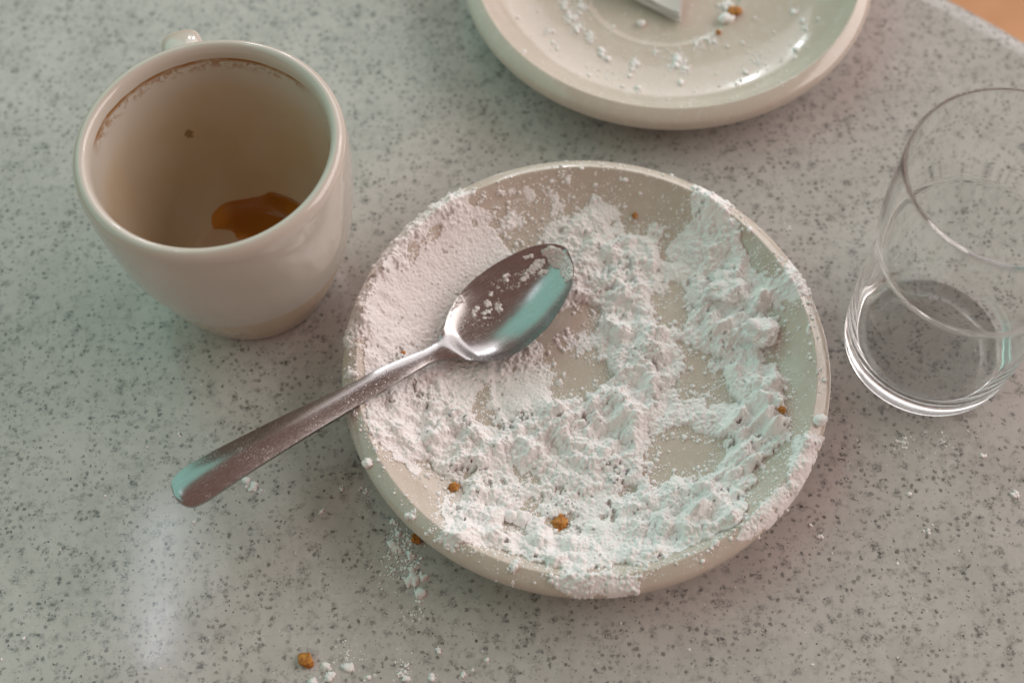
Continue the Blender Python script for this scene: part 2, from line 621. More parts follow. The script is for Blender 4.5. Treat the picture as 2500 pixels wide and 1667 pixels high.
# ------------------------------------------------------------------ spoon
SA = math.radians(36.2)
U = np.array([math.cos(SA), math.sin(SA)])
N_ = np.array([-math.sin(SA), math.cos(SA)])
TIP = np.array([0.02025677, 0.24293953])
OUT = np.array([(-0.35, 0.8, 0.0), (-0.1, 0.75, 1.3), (0.45, 0.55, 2.7), (2.3, -0.4, 6.05), (6.5, -1.1, 9.6), (12.3, -1.85, 12.4), (22, -2.9, 15.1), (31, -3.45, 15.75), (36, -3.7, 15.3), (40, -3.9, 14.3), (45.8, -3.9, 11.5),
                (50.4, -3.45, 7.6), (54.7, -2.65, 4.25), (59.2, -1.9, 2.9), (62.5, -1.5, 2.8), (66.6, -1.35, 3.1), (77, -1.2, 3.75), (91, -1.3, 4.1), (111, -1.4, 5.1), (130.6, -1.75, 6.0), (144.8, -2.1, 6.6), (149.9, -2.3, 6.15), (152.3, -2.5, 4.7),
                (153.4, -2.55, 2.5), (153.9, -2.55, 0.0)])
ZL = np.array([-0.5, 25, 45, 52, 58, 73, 93, 114, 136, 151, 155])
ZV = np.array([17.5, 15.6, 13.7, 13.4, 14.4, 18.5, 23.0, 28.5, 33.6, 35.8, 36.2])


def sm(tab_x, tab_y, q):
    """Catmull-Rom interpolation of a table"""
    pts = spline(np.stack([tab_x, tab_y], 1), 10)
    return np.interp(q, pts[:, 0], pts[:, 1])


Lq = np.concatenate([-0.35 + 2.6 * np.linspace(0, 1, 16) ** 2, np.linspace(2.5, 50, 90), np.linspace(50.5, 70, 40), np.linspace(71, 147, 70), 153.9 - 6 * np.linspace(1, 0, 20) ** 2])
cw = sm(OUT[:, 0], OUT[:, 1], Lq)
hw = np.maximum(sm(OUT[:, 0], OUT[:, 2], Lq), 0.02)
zc = sm(ZL, ZV, Lq)
bw = np.clip((56 - Lq) / 9, 0, 1)
bw = bw * bw * (3 - 2 * bw)                      # 1 in the bowl, 0 in the handle
NV = 36
vv = np.linspace(-1, 1, NV)


def spoon_surf(L, c, h, z, b, s):
    depth = 6.6 * math.sin(math.pi * min(max((L + 1) / 56, 0), 1)) ** 0.75
    bowl = -depth * (1 - abs(s) ** 2.2)
    crown = 0.21 * h * (1 - s * s)
    return z + b * bowl + (1 - b) * crown


def spoon_thick(b, s):
    return (0.75 * b + 1.5 * (1 - b))


topv = np.zeros((len(Lq), NV, 3))
botv = np.zeros((len(Lq), NV, 3))
for i, L in enumerate(Lq):
    for j, s in enumerate(vv):
        p = TIP - U * L / 1000 + N_ * (cw[i] + hw[i] * s) / 1000
        z = spoon_surf(L, cw[i], hw[i], zc[i], bw[i], s)
        topv[i, j] = (p[0], p[1], z / 1000)
        pin = TIP - U * L / 1000 + N_ * (cw[i] + max(hw[i] - 0.12, 0.01) * s) / 1000
        botv[i, j] = (pin[0], pin[1], (z - spoon_thick(bw[i], s)) / 1000)
M_STEEL = mat_steel()
spoon = empty('spoon', (TIP[0], TIP[1], 0))
spoon.rotation_euler = (0, 0, SA)
tag(spoon, 'stainless steel teaspoon lying in the sugar with its handle over the saucer rim', 'spoon')
inv = Matrix.Rotation(-SA, 3, 'Z')
i_split = int(np.argmin(np.abs(Lq - 62)))


def shell(name, i0, i1):
    V, F = [], []
    n = i1 - i0 + 1
    for arr in (topv, botv):
        for i in range(i0, i1 + 1):
            for j in range(NV):
                q = arr[i, j]
                V.append(inv @ Vector((q[0] - TIP[0], q[1] - TIP[1], q[2])))
    off = n * NV
    for i in range(n - 1):
        for j in range(NV - 1):
            a, b, c, d = i * NV + j, i * NV + j + 1, (i + 1) * NV + j + 1, (i + 1) * NV + j
            F.append((a, b, c, d))
            F.append((off + a, off + d, off + c, off + b))
        a, d = i * NV, (i + 1) * NV
        F.append((a, d, off + d, off + a))
        a, d = i * NV + NV - 1, (i + 1) * NV + NV - 1
        F.append((d, a, off + a, off + d))
    for i, flip in ((0, i0 == 0), (n - 1, i1 == len(Lq) - 1)):
        if flip:
            for j in range(NV - 1):
                a, b = i * NV + j, i * NV + j + 1
                F.append((a, off + a, off + b, b))
    o = link(name, V, F, M_STEEL, spoon)
    bm = bmesh.new()
    bm.from_mesh(o.data)
    bmesh.ops.recalc_face_normals(bm, faces=bm.faces)
    for e in bm.edges:
        if len(e.link_faces) == 2 and e.calc_face_angle(0) > math.radians(50):
            e.smooth = False
    bm.to_mesh(o.data)
    bm.free()
    return o


shell('spoon_bowl', 0, i_split)
shell('spoon_handle', i_split, len(Lq) - 1)


def spoon_at(x, y):
    """spoon top height and |s| at plan positions (arrays); s > 1 is off the spoon"""
    dx, dy = x - TIP[0], y - TIP[1]
    L = -(dx * U[0] + dy * U[1]) * 1000
    w = (dx * N_[0] + dy * N_[1]) * 1000
    c = np.interp(L, Lq, cw)
    h = np.interp(L, Lq, hw)
    z = np.interp(L, Lq, zc)
    b = np.interp(L, Lq, bw)
    s = (w - c) / np.maximum(h, 0.05)
    s = np.where((L < -0.3) | (L > 153.7), 9, s)
    dep = 6.6 * np.sin(np.pi * np.clip((L + 1) / 56, 0, 1)) ** 0.75
    ss = np.clip(np.abs(s), 0, 1)
    zt = z - b * dep * (1 - ss ** 2.2) + (1 - b) * 0.21 * h * (1 - ss ** 2)
    return zt / 1000, np.abs(s)


# ------------------------------------------------------------------ powdered sugar in the near saucer
M_SUGAR = mat_sugar()
STEP = 0.00023
NG = 720
ax = (np.arange(NG) - NG / 2) * STEP
GX, GY = np.meshgrid(ax + SC[0], ax + SC[1], indexing='ij')
GR = np.hypot(GX - SC[0], GY - SC[1])
BASE = saucer_z(GX, GY)
PX, PY = proj(GX, GY, BASE + 0.001)

cover = [
    [(1151, 466), (1142, 488), (1151, 504), (1180, 504), (1196, 529), (1202, 555), (1237, 555), (1241, 606), (1273, 606), (1317, 593), (1340, 575), (1349, 542), (1327, 520), (1345, 495), (1362, 481),
     (1390, 495), (1400, 507), (1430, 500), (1451, 475), (1476, 472), (1505, 485), (1512, 529), (1505, 558), (1553, 561), (1601, 555), (1623, 577), (1630, 600), (1617, 625), (1655, 625), (1655, 587),
     (1677, 549), (1687, 523), (1687, 482), (1693, 440), (1719, 440), (1775, 478), (1805, 495), (1776, 517), (1802, 542), (1799, 568), (1815, 587), (1827, 625), (1847, 651), (1843, 670), (1853, 670),
     (1898, 679), (1910, 673), (1914, 651), (1932, 620), (1965, 660), (1987, 705), (1994, 724), (1961, 718), (1936, 730), (1910, 721), (1910, 743), (1894, 756), (1894, 797), (1891, 848), (1865, 868),
     (1905, 893), (1909, 924), (1894, 943), (1905, 970), (1909, 1000), (1934, 1023), (1934, 1054), (1909, 1084), (1871, 1130), (1844, 1168), (1825, 1188), (1821, 1237), (1806, 1276), (1767, 1295),
     (1706, 1314), (1660, 1341), (1603, 1368), (1515, 1379), (1423, 1383), (1394, 1398), (1310, 1368), (1241, 1345), (1199, 1337), (1115, 1318), (1107, 1348), (1069, 1320), (1075, 1295), (1088, 1272),
     (1071, 1241), (1088, 1214), (1153, 1207), (1110, 1190), (1080, 1168), (1027, 1142), (973, 1119), (935, 1088), (897, 1054), (893, 1008), (889, 960), (889, 870), (880, 845), (825, 848), (826, 816),
     (851, 742), (885, 668), (920, 611), (969, 550), (1032, 497), (1095, 450)],
    [(1936, 1057), (1970, 1050), (2010, 1058), (2012, 1084), (1984, 1145), (1961, 1192), (1927, 1232), (1888, 1280), (1842, 1312), (1798, 1318), (1813, 1283), (1840, 1253), (1886, 1199), (1920, 1168), (1932, 1107)],
    [(1345, 1410), (1400, 1395), (1568, 1400), (1560, 1442), (1500, 1455), (1400, 1458), (1372, 1448)],
    [(1234, 510), (1262, 504), (1292, 520), (1292, 548), (1260, 556), (1234, 545)],
    [(1266, 462), (1282, 452), (1296, 466), (1290, 484), (1268, 484)], [(1240, 452), (1252, 450), (1255, 464), (1242, 468)],
    [(1372, 430), (1392, 420), (1400, 436), (1396, 455), (1380, 448)],
]
holes = [
    [(986, 625), (998, 590), (1024, 583), (1043, 558), (1072, 542), (1098, 516), (1105, 518), (1080, 550), (1052, 570), (1030, 595), (1011, 643)],
    [(1149, 518), (1156, 520), (1160, 550), (1152, 545)], [(958, 640), (968, 640), (972, 660), (960, 662)],
    [(1579, 711), (1668, 705), (1678, 721), (1697, 737), (1697, 759), (1687, 791), (1674, 813), (1655, 817), (1636, 804), (1604, 762), (1595, 743), (1575, 718)],
    [(1320, 800), (1350, 770), (1380, 755), (1445, 750), (1474, 768), (1470, 798), (1430, 806), (1390, 812), (1350, 830)],
    [(1300, 828), (1340, 840), (1380, 858), (1440, 852), (1475, 866), (1498, 905), (1490, 938), (1472, 962), (1417, 972), (1386, 990), (1346, 962), (1334, 900)],
    [(1655, 838), (1690, 835), (1737, 866), (1760, 893), (1779, 920), (1802, 939), (1806, 985), (1783, 996), (1733, 996), (1718, 970), (1676, 954), (1668, 916), (1662, 870)],
    [(1630, 1061), (1676, 1054), (1737, 1069), (1767, 1080), (1744, 1100), (1737, 1130), (1744, 1153), (1699, 1161), (1653, 1157), (1614, 1172), (1591, 1161), (1565, 1115), (1591, 1092)],
    [(1518, 1186), (1552, 1186), (1548, 1209), (1512, 1209)], [(1262, 1147), (1312, 1151), (1316, 1170), (1273, 1178)],
    [(1233, 1245), (1310, 1237), (1310, 1283), (1291, 1302), (1233, 1287)], [(1344, 1257), (1386, 1237), (1390, 1272), (1367, 1299), (1344, 1290)],
    [(1153, 985), (1172, 925), (1190, 947), (1190, 977), (1212, 996), (1203, 1017), (1162, 1017)],
    [(1465, 1240), (1482, 1225), (1484, 1255), (1472, 1265)],
    [(868, 830), (885, 815), (890, 860), (880, 870)],
]
sparse = [  # (polygon, how thin)
    ([(1220, 1130), (1560, 1150), (1560, 1215), (1220, 1200)], 0.13), ([(1210, 1225), (1400, 1225), (1400, 1305), (1210, 1305)], 0.10), ([(1640, 830), (1700, 830), (1760, 1010), (1650, 1010)], 0.12), ([(1540, 1040), (1640, 1060), (1620, 1190), (1520, 1180)], 0.16), ([(1500, 640), (1600, 650), (1600, 740), (1560, 740)], 0.12), ([(1034, 1136), (1090, 1120), (1200, 1140), (1200, 1207), (1080, 1200)], 0.34), ([(1448, 561), (1512, 555), (1512, 657), (1460, 665)], 0.22),
    ([(1668, 905), (1760, 930), (1800, 1010), (1700, 1040), (1640, 1000)], -0.14), ([(1230, 500), (1300, 500), (1300, 560), (1230, 560)], 0.10),
    ([(1240, 1180), (1400, 1200), (1400, 1300), (1230, 1300)], 0.10), ([(1300, 765), (1410, 760), (1410, 880), (1300, 900)], 0.30), ([(1600, 560), (1660, 560), (1660, 700), (1620, 700)], 0.16),
    ([(1200, 500), (1345, 480), (1345, 610), (1200, 610)], 0.0),
]
smooth_zone = [[(1000, 640), (1090, 545), (1190, 530), (1235, 580), (1220, 640), (1120, 720), (1080, 800), (1000, 820), (960, 740)],
               [(1120, 930), (1330, 890), (1360, 980), (1200, 1060)], [(1400, 1215), (1490, 1200), (1560, 1340), (1440, 1330)]]
# ragged outlines: the drawn shapes are bent by noise before they are filled
WX = PX + 11 * gfield(NG, STEP, 0.0075, 51) + 6 * gfield(NG, STEP, 0.0028, 52)
WY = PY + 11 * gfield(NG, STEP, 0.0075, 53) + 6 * gfield(NG, STEP, 0.0028, 54)
on_rim = np.clip((GR - 0.066) / 0.008, 0, 1)
WX = WX + (PX - WX) * on_rim
WY = WY + (PY - WY) * on_rim
mask = np.zeros_like(GX)
for p in cover:
    mask[inpoly(WX, WY, p)] = 1
for p in holes:
    mask[inpoly(WX, WY, p)] = 0
F = blur(mask, STEP, 0.0006)
thin = np.zeros_like(GX)
for p, a in sparse:
    thin += a * inpoly(PX, PY, p)
F -= blur(thin, STEP, 0.0015)
F += 0.16 * gfield(NG, STEP, 0.0040, 1) + 0.15 * gfield(NG, STEP, 0.0015, 2) + 0.06 * gfield(NG, STEP, 0.0007, 8)
cov = (F > 0.53) & (GR < 0.0802)
rough = np.ones_like(GX)
for p in smooth_zone:
    rough[inpoly(PX, PY, p)] = 0.26
rough = np.clip(blur(rough, STEP, 0.0022), 0, 1)
# heap thickness in mm: (pixel x, y, radius, mm)
heaps = [(870, 760, 40, 3.2), (915, 665, 40, 3.0), (985, 575, 40, 2.8), (1070, 500, 40, 2.6), (850, 825, 30, 2.8), (1720, 480, 35, 2.6), (1730, 600, 45, 3.0), (1790, 620, 40, 3.2), (1260, 1165, 60, 0.7), (1360, 1165, 60, 0.7), (1460, 1175, 60, 0.8), (1640, 690, 60, 0.8), (1200, 900, 90, 0.9), (1350, 650, 70, 0.9), (1080, 680, 100, 0.8), (1280, 1250, 50, 0.7), (1370, 1255, 45, 0.8), (1450, 1240, 45, 1.6), (1700, 1030, 60, 1.2), (1300, 830, 60, 0.7),
         (960, 700, 90, 1.5), (900, 800, 60, 1.6), (1050, 560, 90, 1.2), (940, 930, 110, 2.2), (1000, 1030, 110, 3.2), (1120, 1080, 110, 3.4), (1270, 1060, 110, 3.6), (1400, 1060, 100, 3.6), (1520, 980, 90, 4.2),
         (1560, 870, 80, 4.0), (1540, 780, 80, 3.6), (1430, 700, 90, 2.4), (1420, 580, 80, 1.8), (1560, 640, 80, 2.8), (1740, 560, 80, 2.0), (1770, 740, 90, 4.2), (1840, 800, 80, 5.0), (1800, 900, 80, 4.0),
         (1860, 930, 60, 5.0), (1870, 1040, 80, 5.5), (1820, 1110, 80, 4.6), (1740, 1200, 110, 4.2), (1600, 1260, 110, 3.6), (1450, 1300, 110, 3.4), (1300, 1320, 90, 3.8), (1160, 1260, 90, 3.4), (1400, 1160, 90, 3.0),
         (1500, 1130, 80, 3.4), (1960, 690, 50, 1.8), (1960, 1110, 60, 2.4), (1880, 1230, 60, 1.6), (1460, 1420, 80, 1.2), (1180, 860, 120, 1.6)]
Tm = np.zeros_like(GX)
Ws = np.full(GX.shape, 1e-3)
for hx, hy, hr, hm in heaps:
    w = np.exp(-((PX - hx) ** 2 + (PY - hy) ** 2) / (2 * (hr * 0.55) ** 2))
    Tm += w * hm
    Ws += w
Tm = Tm / Ws * np.clip(Ws * 2.2, 0.30, 1.0)
e = blur(cov.astype(float), STEP, 0.0016)
e3 = blur(cov.astype(float), STEP, 0.0034)
s_edge = np.clip((e - 0.30) / 0.62, 0, 1) ** 0.8 * np.clip((e3 - 0.25) / 0.65, 0, 1)
Tm = 0.45 * Tm + 0.11 * Tm ** 2
lumps = np.clip(gfield(NG, STEP, 0.0062, 3), -1.5, 2.0)
lumps2 = np.clip(gfield(NG, STEP, 0.0028, 4), -1.8, 2.0)
ridge = 1 - np.abs(gfield(NG, STEP, 0.0085, 5))
bil = [np.abs(gfield(NG, STEP, w, 20 + i)) for i, w in enumerate((0.0052, 0.0026, 0.0013, 0.0008))]
clump = np.clip(gfield(NG, STEP, 0.0090, 31) * 0.6 + 0.5, 0, 1)
puff = np.minimum(0.55 * bil[0], 0.9) + 0.28 * np.minimum(bil[1], 1.8) + (0.16 + 0.12 * clump) * np.minimum(bil[2], 1.8) + 0.12 * np.minimum(bil[3], 1.8)
T = (0.25 + s_edge * (Tm * (0.62 + rough * (0.34 * lumps + 0.20 * ridge)) + rough * np.clip(Tm / 2.2, 0.45, 1.3) * puff))
# furrows dragged through the heaps by the spoon
T = T * (1 + 0.16 * streaks(NG, STEP, 0.022, 0.0022, 0.55, 45) * np.clip(gfield(NG, STEP, 0.018, 46), 0, 1.4))
T = np.maximum(T, 0.20) / 1000
# furrow pushed by the spoon, and a raked line across the middle
H = BASE + T
fine = gfield(NG, STEP, 0.0011, 6)
H += (0.00004 + 0.00011 * rough * np.clip(Tm / 2.5, 0.5, 1.2)) * fine
# cauliflower clumps: half-buried balls
idx = np.argwhere(cov)
NB = 36000
pick = idx[rng.integers(0, len(idx), NB)]
rad = 0.00022 * (1 - rng.random(NB)) ** -0.45
rad = np.minimum(rad, 0.0010)
order = np.argsort(-rad)
H0 = H.copy()
for q in order:
    i, j = pick[q]
    rr = rad[q] * (0.35 + 0.65 * rough[i, j])
    if rough[i, j] < 0.45 and rng.random() < 0.85:
        continue
    if rng.random() > clump[i, j] ** 1.5 * 1.2:
        continue
    k = int(rr / STEP) + 1
    i0, i1, j0, j1 = max(i - k, 0), min(i + k + 1, NG), max(j - k, 0), min(j + k + 1, NG)
    d2 = (GX[i0:i1, j0:j1] - GX[i, j]) ** 2 + (GY[i0:i1, j0:j1] - GY[i, j]) ** 2
    el = 0.75 + 0.5 * rng.random()
    zz = H0[i, j] - 0.22 * rr + np.sqrt(np.maximum(rr * rr - d2, 0)) * el
    sub = H[i0:i1, j0:j1]
    ok = d2 < rr * rr
    sub[ok] = np.maximum(sub[ok], zz[ok])
    c2 = cov[i0:i1, j0:j1]
    c2[ok & (zz > BASE[i0:i1, j0:j1] + 0.0001) & (d2 < (0.7 * rr) ** 2)] = True
H += 0.00005 * gfield(NG, STEP, 0.0006, 7)
# the spoon presses the powder down
zt, s_ = spoon_at(GX, GY)
press = np.where(s_ < 1.0, zt - 0.0020, 1.0)
H = np.where((s_ < 1.0), np.minimum(H, press), H)
near = (s_ >= 1.0) & (s_ < 1.25)
H = np.where(near, np.minimum(H, zt - 0.0006 + (s_ - 1.0) * 0.03), H)
cov &= (H > BASE + 0.00005) & (GR < 0.0806)
# thin dusting round the heaps: specks finer than a pixel
F2 = np.clip(blur(mask, STEP, 0.0030) + 0.10 * gfield(NG, STEP, 0.0050, 41) - 0.8 * blur(thin, STEP, 0.002), 0, 1)
drag = streaks(NG, STEP, 0.014, 0.0007, 0.45, 44)
speck = 0.85 * gfield(NG, STEP, 0.00055, 42) + 0.45 * gfield(NG, STEP, 0.0018, 43) + 0.55 * drag
dust = ~cov & (speck > 2.5 - 2.6 * F2) & (GR < 0.0785) & (s_ > 1.0)
H = np.where(dust, BASE + 0.00016, H)
cov |= dust
dil = cov.copy()
for dx_ in (-1, 0, 1):
    for dy_ in (-1, 0, 1):
        dil |= np.roll(np.roll(cov, dx_, 0), dy_, 1)
H = np.where(cov, H, BASE - 0.00015)
qa = cov[:-1, :-1] | cov[1:, :-1] | cov[:-1, 1:] | cov[1:, 1:]
qi, qj = np.nonzero(qa)
vid = np.full(GX.shape, -1, np.int64)
need = np.zeros(GX.shape, bool)
for a, b in ((0, 0), (1, 0), (0, 1), (1, 1)):
    need[qi + a, qj + b] = True
vid[need] = np.arange(need.sum())
V = np.stack([GX[need] - SC[0], GY[need] - SC[1], H[need]], 1)
FQ = np.stack([vid[qi, qj], vid[qi + 1, qj], vid[qi + 1, qj + 1], vid[qi, qj + 1]], 1)
sug = link_np('powdered_sugar', V, FQ, M_SUGAR)
sug.location = (SC[0], SC[1], 0)
tag(sug, 'clumpy white powdered sugar smeared over the saucer with the spoon', 'powdered sugar', kind='stuff')


def top_of_sugar(x, y):
    i = int(round((x - SC[0]) / STEP + NG / 2))
    j = int(round((y - SC[1]) / STEP + NG / 2))
    if 0 <= i < NG and 0 <= j < NG and cov[i, j]:
        return float(H[i, j])
    return float(saucer_z(x, y))


# ------------------------------------------------------------------ loose grains (stuff): many small lumps in one mesh
class Grains:
    def __init__(self):
        self.v, self.f, self.n = [], [], 0

    def add(self, x, y, z, r, flat=0.7, sub=None):
        sub = sub or (2 if r > 0.0009 else 1)
        v, f = ICO[sub]
        q = v * (1 + 0.22 * rng.standard_normal((len(v), 1)))
        sc = r * np.array([0.75 + 0.6 * rng.random(), 0.75 + 0.6 * rng.random(), flat])
        a = rng.random() * 6.283
        q = q * sc
        q = np.stack([q[:, 0] * math.cos(a) - q[:, 1] * math.sin(a), q[:, 0] * math.sin(a) + q[:, 1] * math.cos(a), q[:, 2]], 1)
        self.v.append(q + np.array((x, y, z + r * flat * 0.45)))
        self.f.append(f + self.n)
        self.n += len(v)

    def build(self, name, label, off=(0, 0, 0)):
        o = link_np(name, np.concatenate(self.v) - np.array(off), np.concatenate(self.f), M_SUGAR)
        o.location = off
        tag(o, label, 'powdered sugar', kind='stuff')
        return o


def cluster(gr, px, py, rpx, n, rmax, zfn=None, thick=0.6, rmin=0.00012):
    for _ in range(n):
        a, d = rng.random() * 6.283, abs(rng.standard_normal()) * 0.5 * rpx
        if zfn is None:
            x, y = hit(px + math.cos(a) * d, py + math.sin(a) * d, 0)
            z = 0.0
        else:
            x, y, z = hit_fn(px + math.cos(a) * d, py + math.sin(a) * d, zfn)
        r = min(rmin * (1 - rng.random()) ** -0.7, rmax) * (1.0 if d < rpx * 0.7 else 0.6)
        gr.add(x, y, z, r, thick)


g = Grains()
band = (blur(cov.astype(float), STEP, 0.0022) > 0.10) & ~cov & (GR < 0.0775) & (s_ > 1.05)
bi = np.argwhere(band)
for q in bi[rng.integers(0, len(bi), 2600)]:
    r = min(0.00014 * (1 - rng.random()) ** -0.5, 0.0008)
    g.add(GX[q[0], q[1]], GY[q[0], q[1]], BASE[q[0], q[1]], r)
fi = np.argwhere(~cov & (GR < 0.078) & (s_ > 1.05))
for q in fi[rng.integers(0, len(fi), 900)]:
    r = min(0.00010 * (1 - rng.random()) ** -0.5, 0.0006)
    g.add(GX[q[0], q[1]], GY[q[0], q[1]], BASE[q[0], q[1]], r)
ri = np.argwhere((GR > 0.0755) & (GR < 0.0795))
for q in ri[rng.integers(0, len(ri), 260)]:
    r = min(0.00013 * (1 - rng.random()) ** -0.5, 0.0007)
    if not cov[q[0], q[1]]:
        g.add(GX[q[0], q[1]], GY[q[0], q[1]], BASE[q[0], q[1]] - 0.0001, r)
ci = np.argwhere(cov & (rough > 0.6) & (s_ > 1.1))
for q in ci[rng.integers(0, len(ci), 700)]:
    r = min(0.00016 * (1 - rng.random()) ** -0.5, 0.0006)
    g.add(GX[q[0], q[1]], GY[q[0], q[1]], H[q[0], q[1]] - 0.2 * r, r, 0.85)
zs_ = lambda x, y: float(saucer_z(x, y))
for px, py, rp, n, rm in [(857, 912, 22, 90, .0012), (2001, 1028, 12, 30, .0009), (1253, 1386, 22, 70, .0010), (1004, 1262, 20, 60, .0010), (1010, 1250, 10, 20, .0009), (898, 1132, 12, 24, .0009), (864, 1010, 14, 40, .0009), (1975, 810, 10, 20, .0008), (1998, 905, 8, 14, .0009),
                          (2012, 930, 6, 10, .0009), (1978, 838, 8, 12, .0007), (1980, 875, 8, 12, .0006), (1050, 1222, 12, 16, .0008), (1052, 1296, 8, 10, .0006), (1090, 1330, 14, 40, .0009), (1900, 1210, 30, 70, .0008), (1840, 1290, 26, 60, .0008), (1745, 1330, 26, 40, .0007),
                          (1330, 460, 30, 40, .0006), (1450, 455, 10, 14, .0008), (1370, 425, 20, 26, .0005), (1420, 458, 8, 8, .0009), (1526, 440, 5, 4, .0010), (1225, 470, 20, 40, .0008), (1180, 480, 16, 40, .0007)]:
    cluster(g, px, py, rp, n, rm, zs_, 0.7)
g.build('sugar_grains', 'fine loose sugar grains strewn on the sugary saucer', (SC[0], SC[1], 0))


# spilled on the table
g = Grains()
for px, py, rp, n, rm in [(963, 1273, 18, 40, .0008), (973, 1299, 20, 60, .0009), (970, 1340, 34, 190, .0013), (1007, 1364, 20, 60, .0011), (1015, 1387, 16, 50, .0011), (1005, 1414, 22, 80, .0012), (1026, 1409, 18, 60, .0012),
                          (1026, 1445, 20, 70, .0014), (1026, 1465, 12, 30, .0011), (985, 1385, 40, 60, .0005), (1000, 1320, 70, 160, .0004), (960, 1390, 90, 140, .0004),
                          (600, 1178, 14, 45, .0010), (618, 1192, 16, 50, .0010), (638, 1196, 12, 24, .0008), (795, 1628, 14, 50, .0013), (803, 1652, 12, 30, .0012), (850, 1630, 14, 46, .0012), (770, 1664, 14, 30, .0011), (915, 1646, 9, 18, .0010),
                          (893, 1655, 8, 14, .0009), (980, 1646, 14, 40, .0014), (997, 1655, 10, 20, .0010), (1055, 1655, 16, 36, .0012), (1068, 1585, 10, 18, .0009), (1130, 1645, 10, 14, .0009), (1190, 1610, 8, 10, .0008), (990, 1625, 40, 50, .0005), (850, 1600, 80, 80, .0004),
                          (2205, 1080, 26, 70, .0006), (2260, 1055, 8, 10, .0010), (2396, 1115, 10, 16, .0009), (2480, 1210, 14, 26, .0010), (2000, 1308, 14, 26, .0008), (1982, 1284, 12, 14, .0005), (2262, 1295, 18, 26, .0006), (2218, 1207, 6, 6, .0008),
                          (2300, 1075, 40, 50, .0004), (768, 750, 6, 8, .0006), (772, 745, 12, 14, .0005), (520, 1448, 3, 3, .0010), (895, 1195, 20, 24, .0005), (835, 1190, 14, 16, .0007), (790, 1250, 14, 16, .0006), (1010, 1500, 60, 50, .0004), (2260, 130, 5, 4, .0010), (2290, 182, 4, 4, .0009), (1925, 560, 16, 20, .0006)]:
    cluster(g, px, py, rp, n, rm, None, 0.45)
for _ in range(520):
    x, y = hit(rng.uniform(0, 2500), rng.uniform(850, 1667), 0)
    if math.hypot(x - SC[0], y - SC[1]) > 0.0815:
        g.add(x, y, 0, min(0.00009 * (1 - rng.random()) ** -0.5, 0.0005), 0.5)
g.build('sugar_spill', 'scattered white sugar grains spilled on the speckled table around the saucers', (SC[0], SC[1], 0))

# leftovers in the far saucer
g = Grains()
zb = lambda x, y: float(saucer_z(x, y, SB))
for px, py, rp, n, rm in [(1392, 45, 24, 110, .0009), (1410, 70, 18, 70, .0008), (1440, 95, 20, 50, .0007), (1470, 130, 16, 36, .0009), (1487, 145, 10, 20, .0010), (1548, 155, 18, 60, .0008), (1545, 170, 8, 14, .0007), (1655, 150, 26, 170, .0010),
                          (1672, 170, 14, 50, .0008), (1640, 165, 10, 30, .0008), (1663, 207, 8, 12, .0011), (1557, 222, 9, 14, .0010), (1520, 214, 5, 6, .0008), (1801, 205, 8, 12, .0011), (1820, 178, 7, 8, .0009), (1835, 145, 4, 4, .0009), (1943, 125, 9, 14, .0011),
                          (1940, 30, 14, 30, .0008), (1960, 55, 12, 24, .0007), (1965, 72, 10, 18, .0008), (1890, 80, 5, 5, .0008), (1740, 100, 26, 50, .0007), (1700, 110, 18, 40, .0006), (1565, 62, 4, 3, .0016), (1495, 68, 5, 4, .0009), (1770, 15, 26, 90, .0012),
                          (1420, 20, 30, 120, .0008), (1380, 10, 20, 60, .0008), (1600, 130, 60, 60, .0004), (1850, 150, 70, 60, .0004), (1480, 190, 60, 50, .0004), (1535, 185, 6, 6, .0008), (1360, 120, 20, 24, .0006), (1340, 80, 16, 24, .0006)]:
    cluster(g, px, py, rp, n, rm, zb, 0.7)
    cluster(g, px, py, rp * 1.7, int(n * 1.6), 0.0004, zb, 0.6, 0.00009)
for _ in range(900):
    a, d = rng.random() * 6.283, 0.072 * math.sqrt(rng.random())
    x, y = SB[0] + d * math.cos(a), SB[1] + d * math.sin(a)
    g.add(x, y, zb(x, y), min(0.00010 * (1 - rng.random()) ** -0.55, 0.0008), 0.7)
g.build('sugar_crumbs', 'sparse white sugar crumbs left in the far saucer beside the napkin', (SB[0], SB[1], 0))

# stuck to the spoon
g = Grains()


def on_spoon(px, py):
    z = 0.015
    for _ in range(40):
        x, y = hit(px, py, z)
        zz, s = spoon_at(np.array([x]), np.array([y]))
        z = 0.6 * z + 0.4 * float(zz[0])
    return x, y, z, float(s[0])


def spoon_patch(poly, n, rm, rmin=0.00015, flat=0.5):
    xs, ys = [p[0] for p in poly], [p[1] for p in poly]
    k = 0
    while k < n:
        px, py = rng.uniform(min(xs), max(xs)), rng.uniform(min(ys), max(ys))
        if not inpoly(np.array([px]), np.array([py]), poly)[0]:
            continue
        k += 1
        x, y, z, s = on_spoon(px, py)
        if s < 0.97:
            g.add(x, y, z - 0.00005, min(rmin * (1 - rng.random()) ** -0.6, rm), flat)


def crop(pts, x0=1050, y0=570, s=4.7525):
    return [(x0 + a / s, y0 + b / s) for a, b in pts]


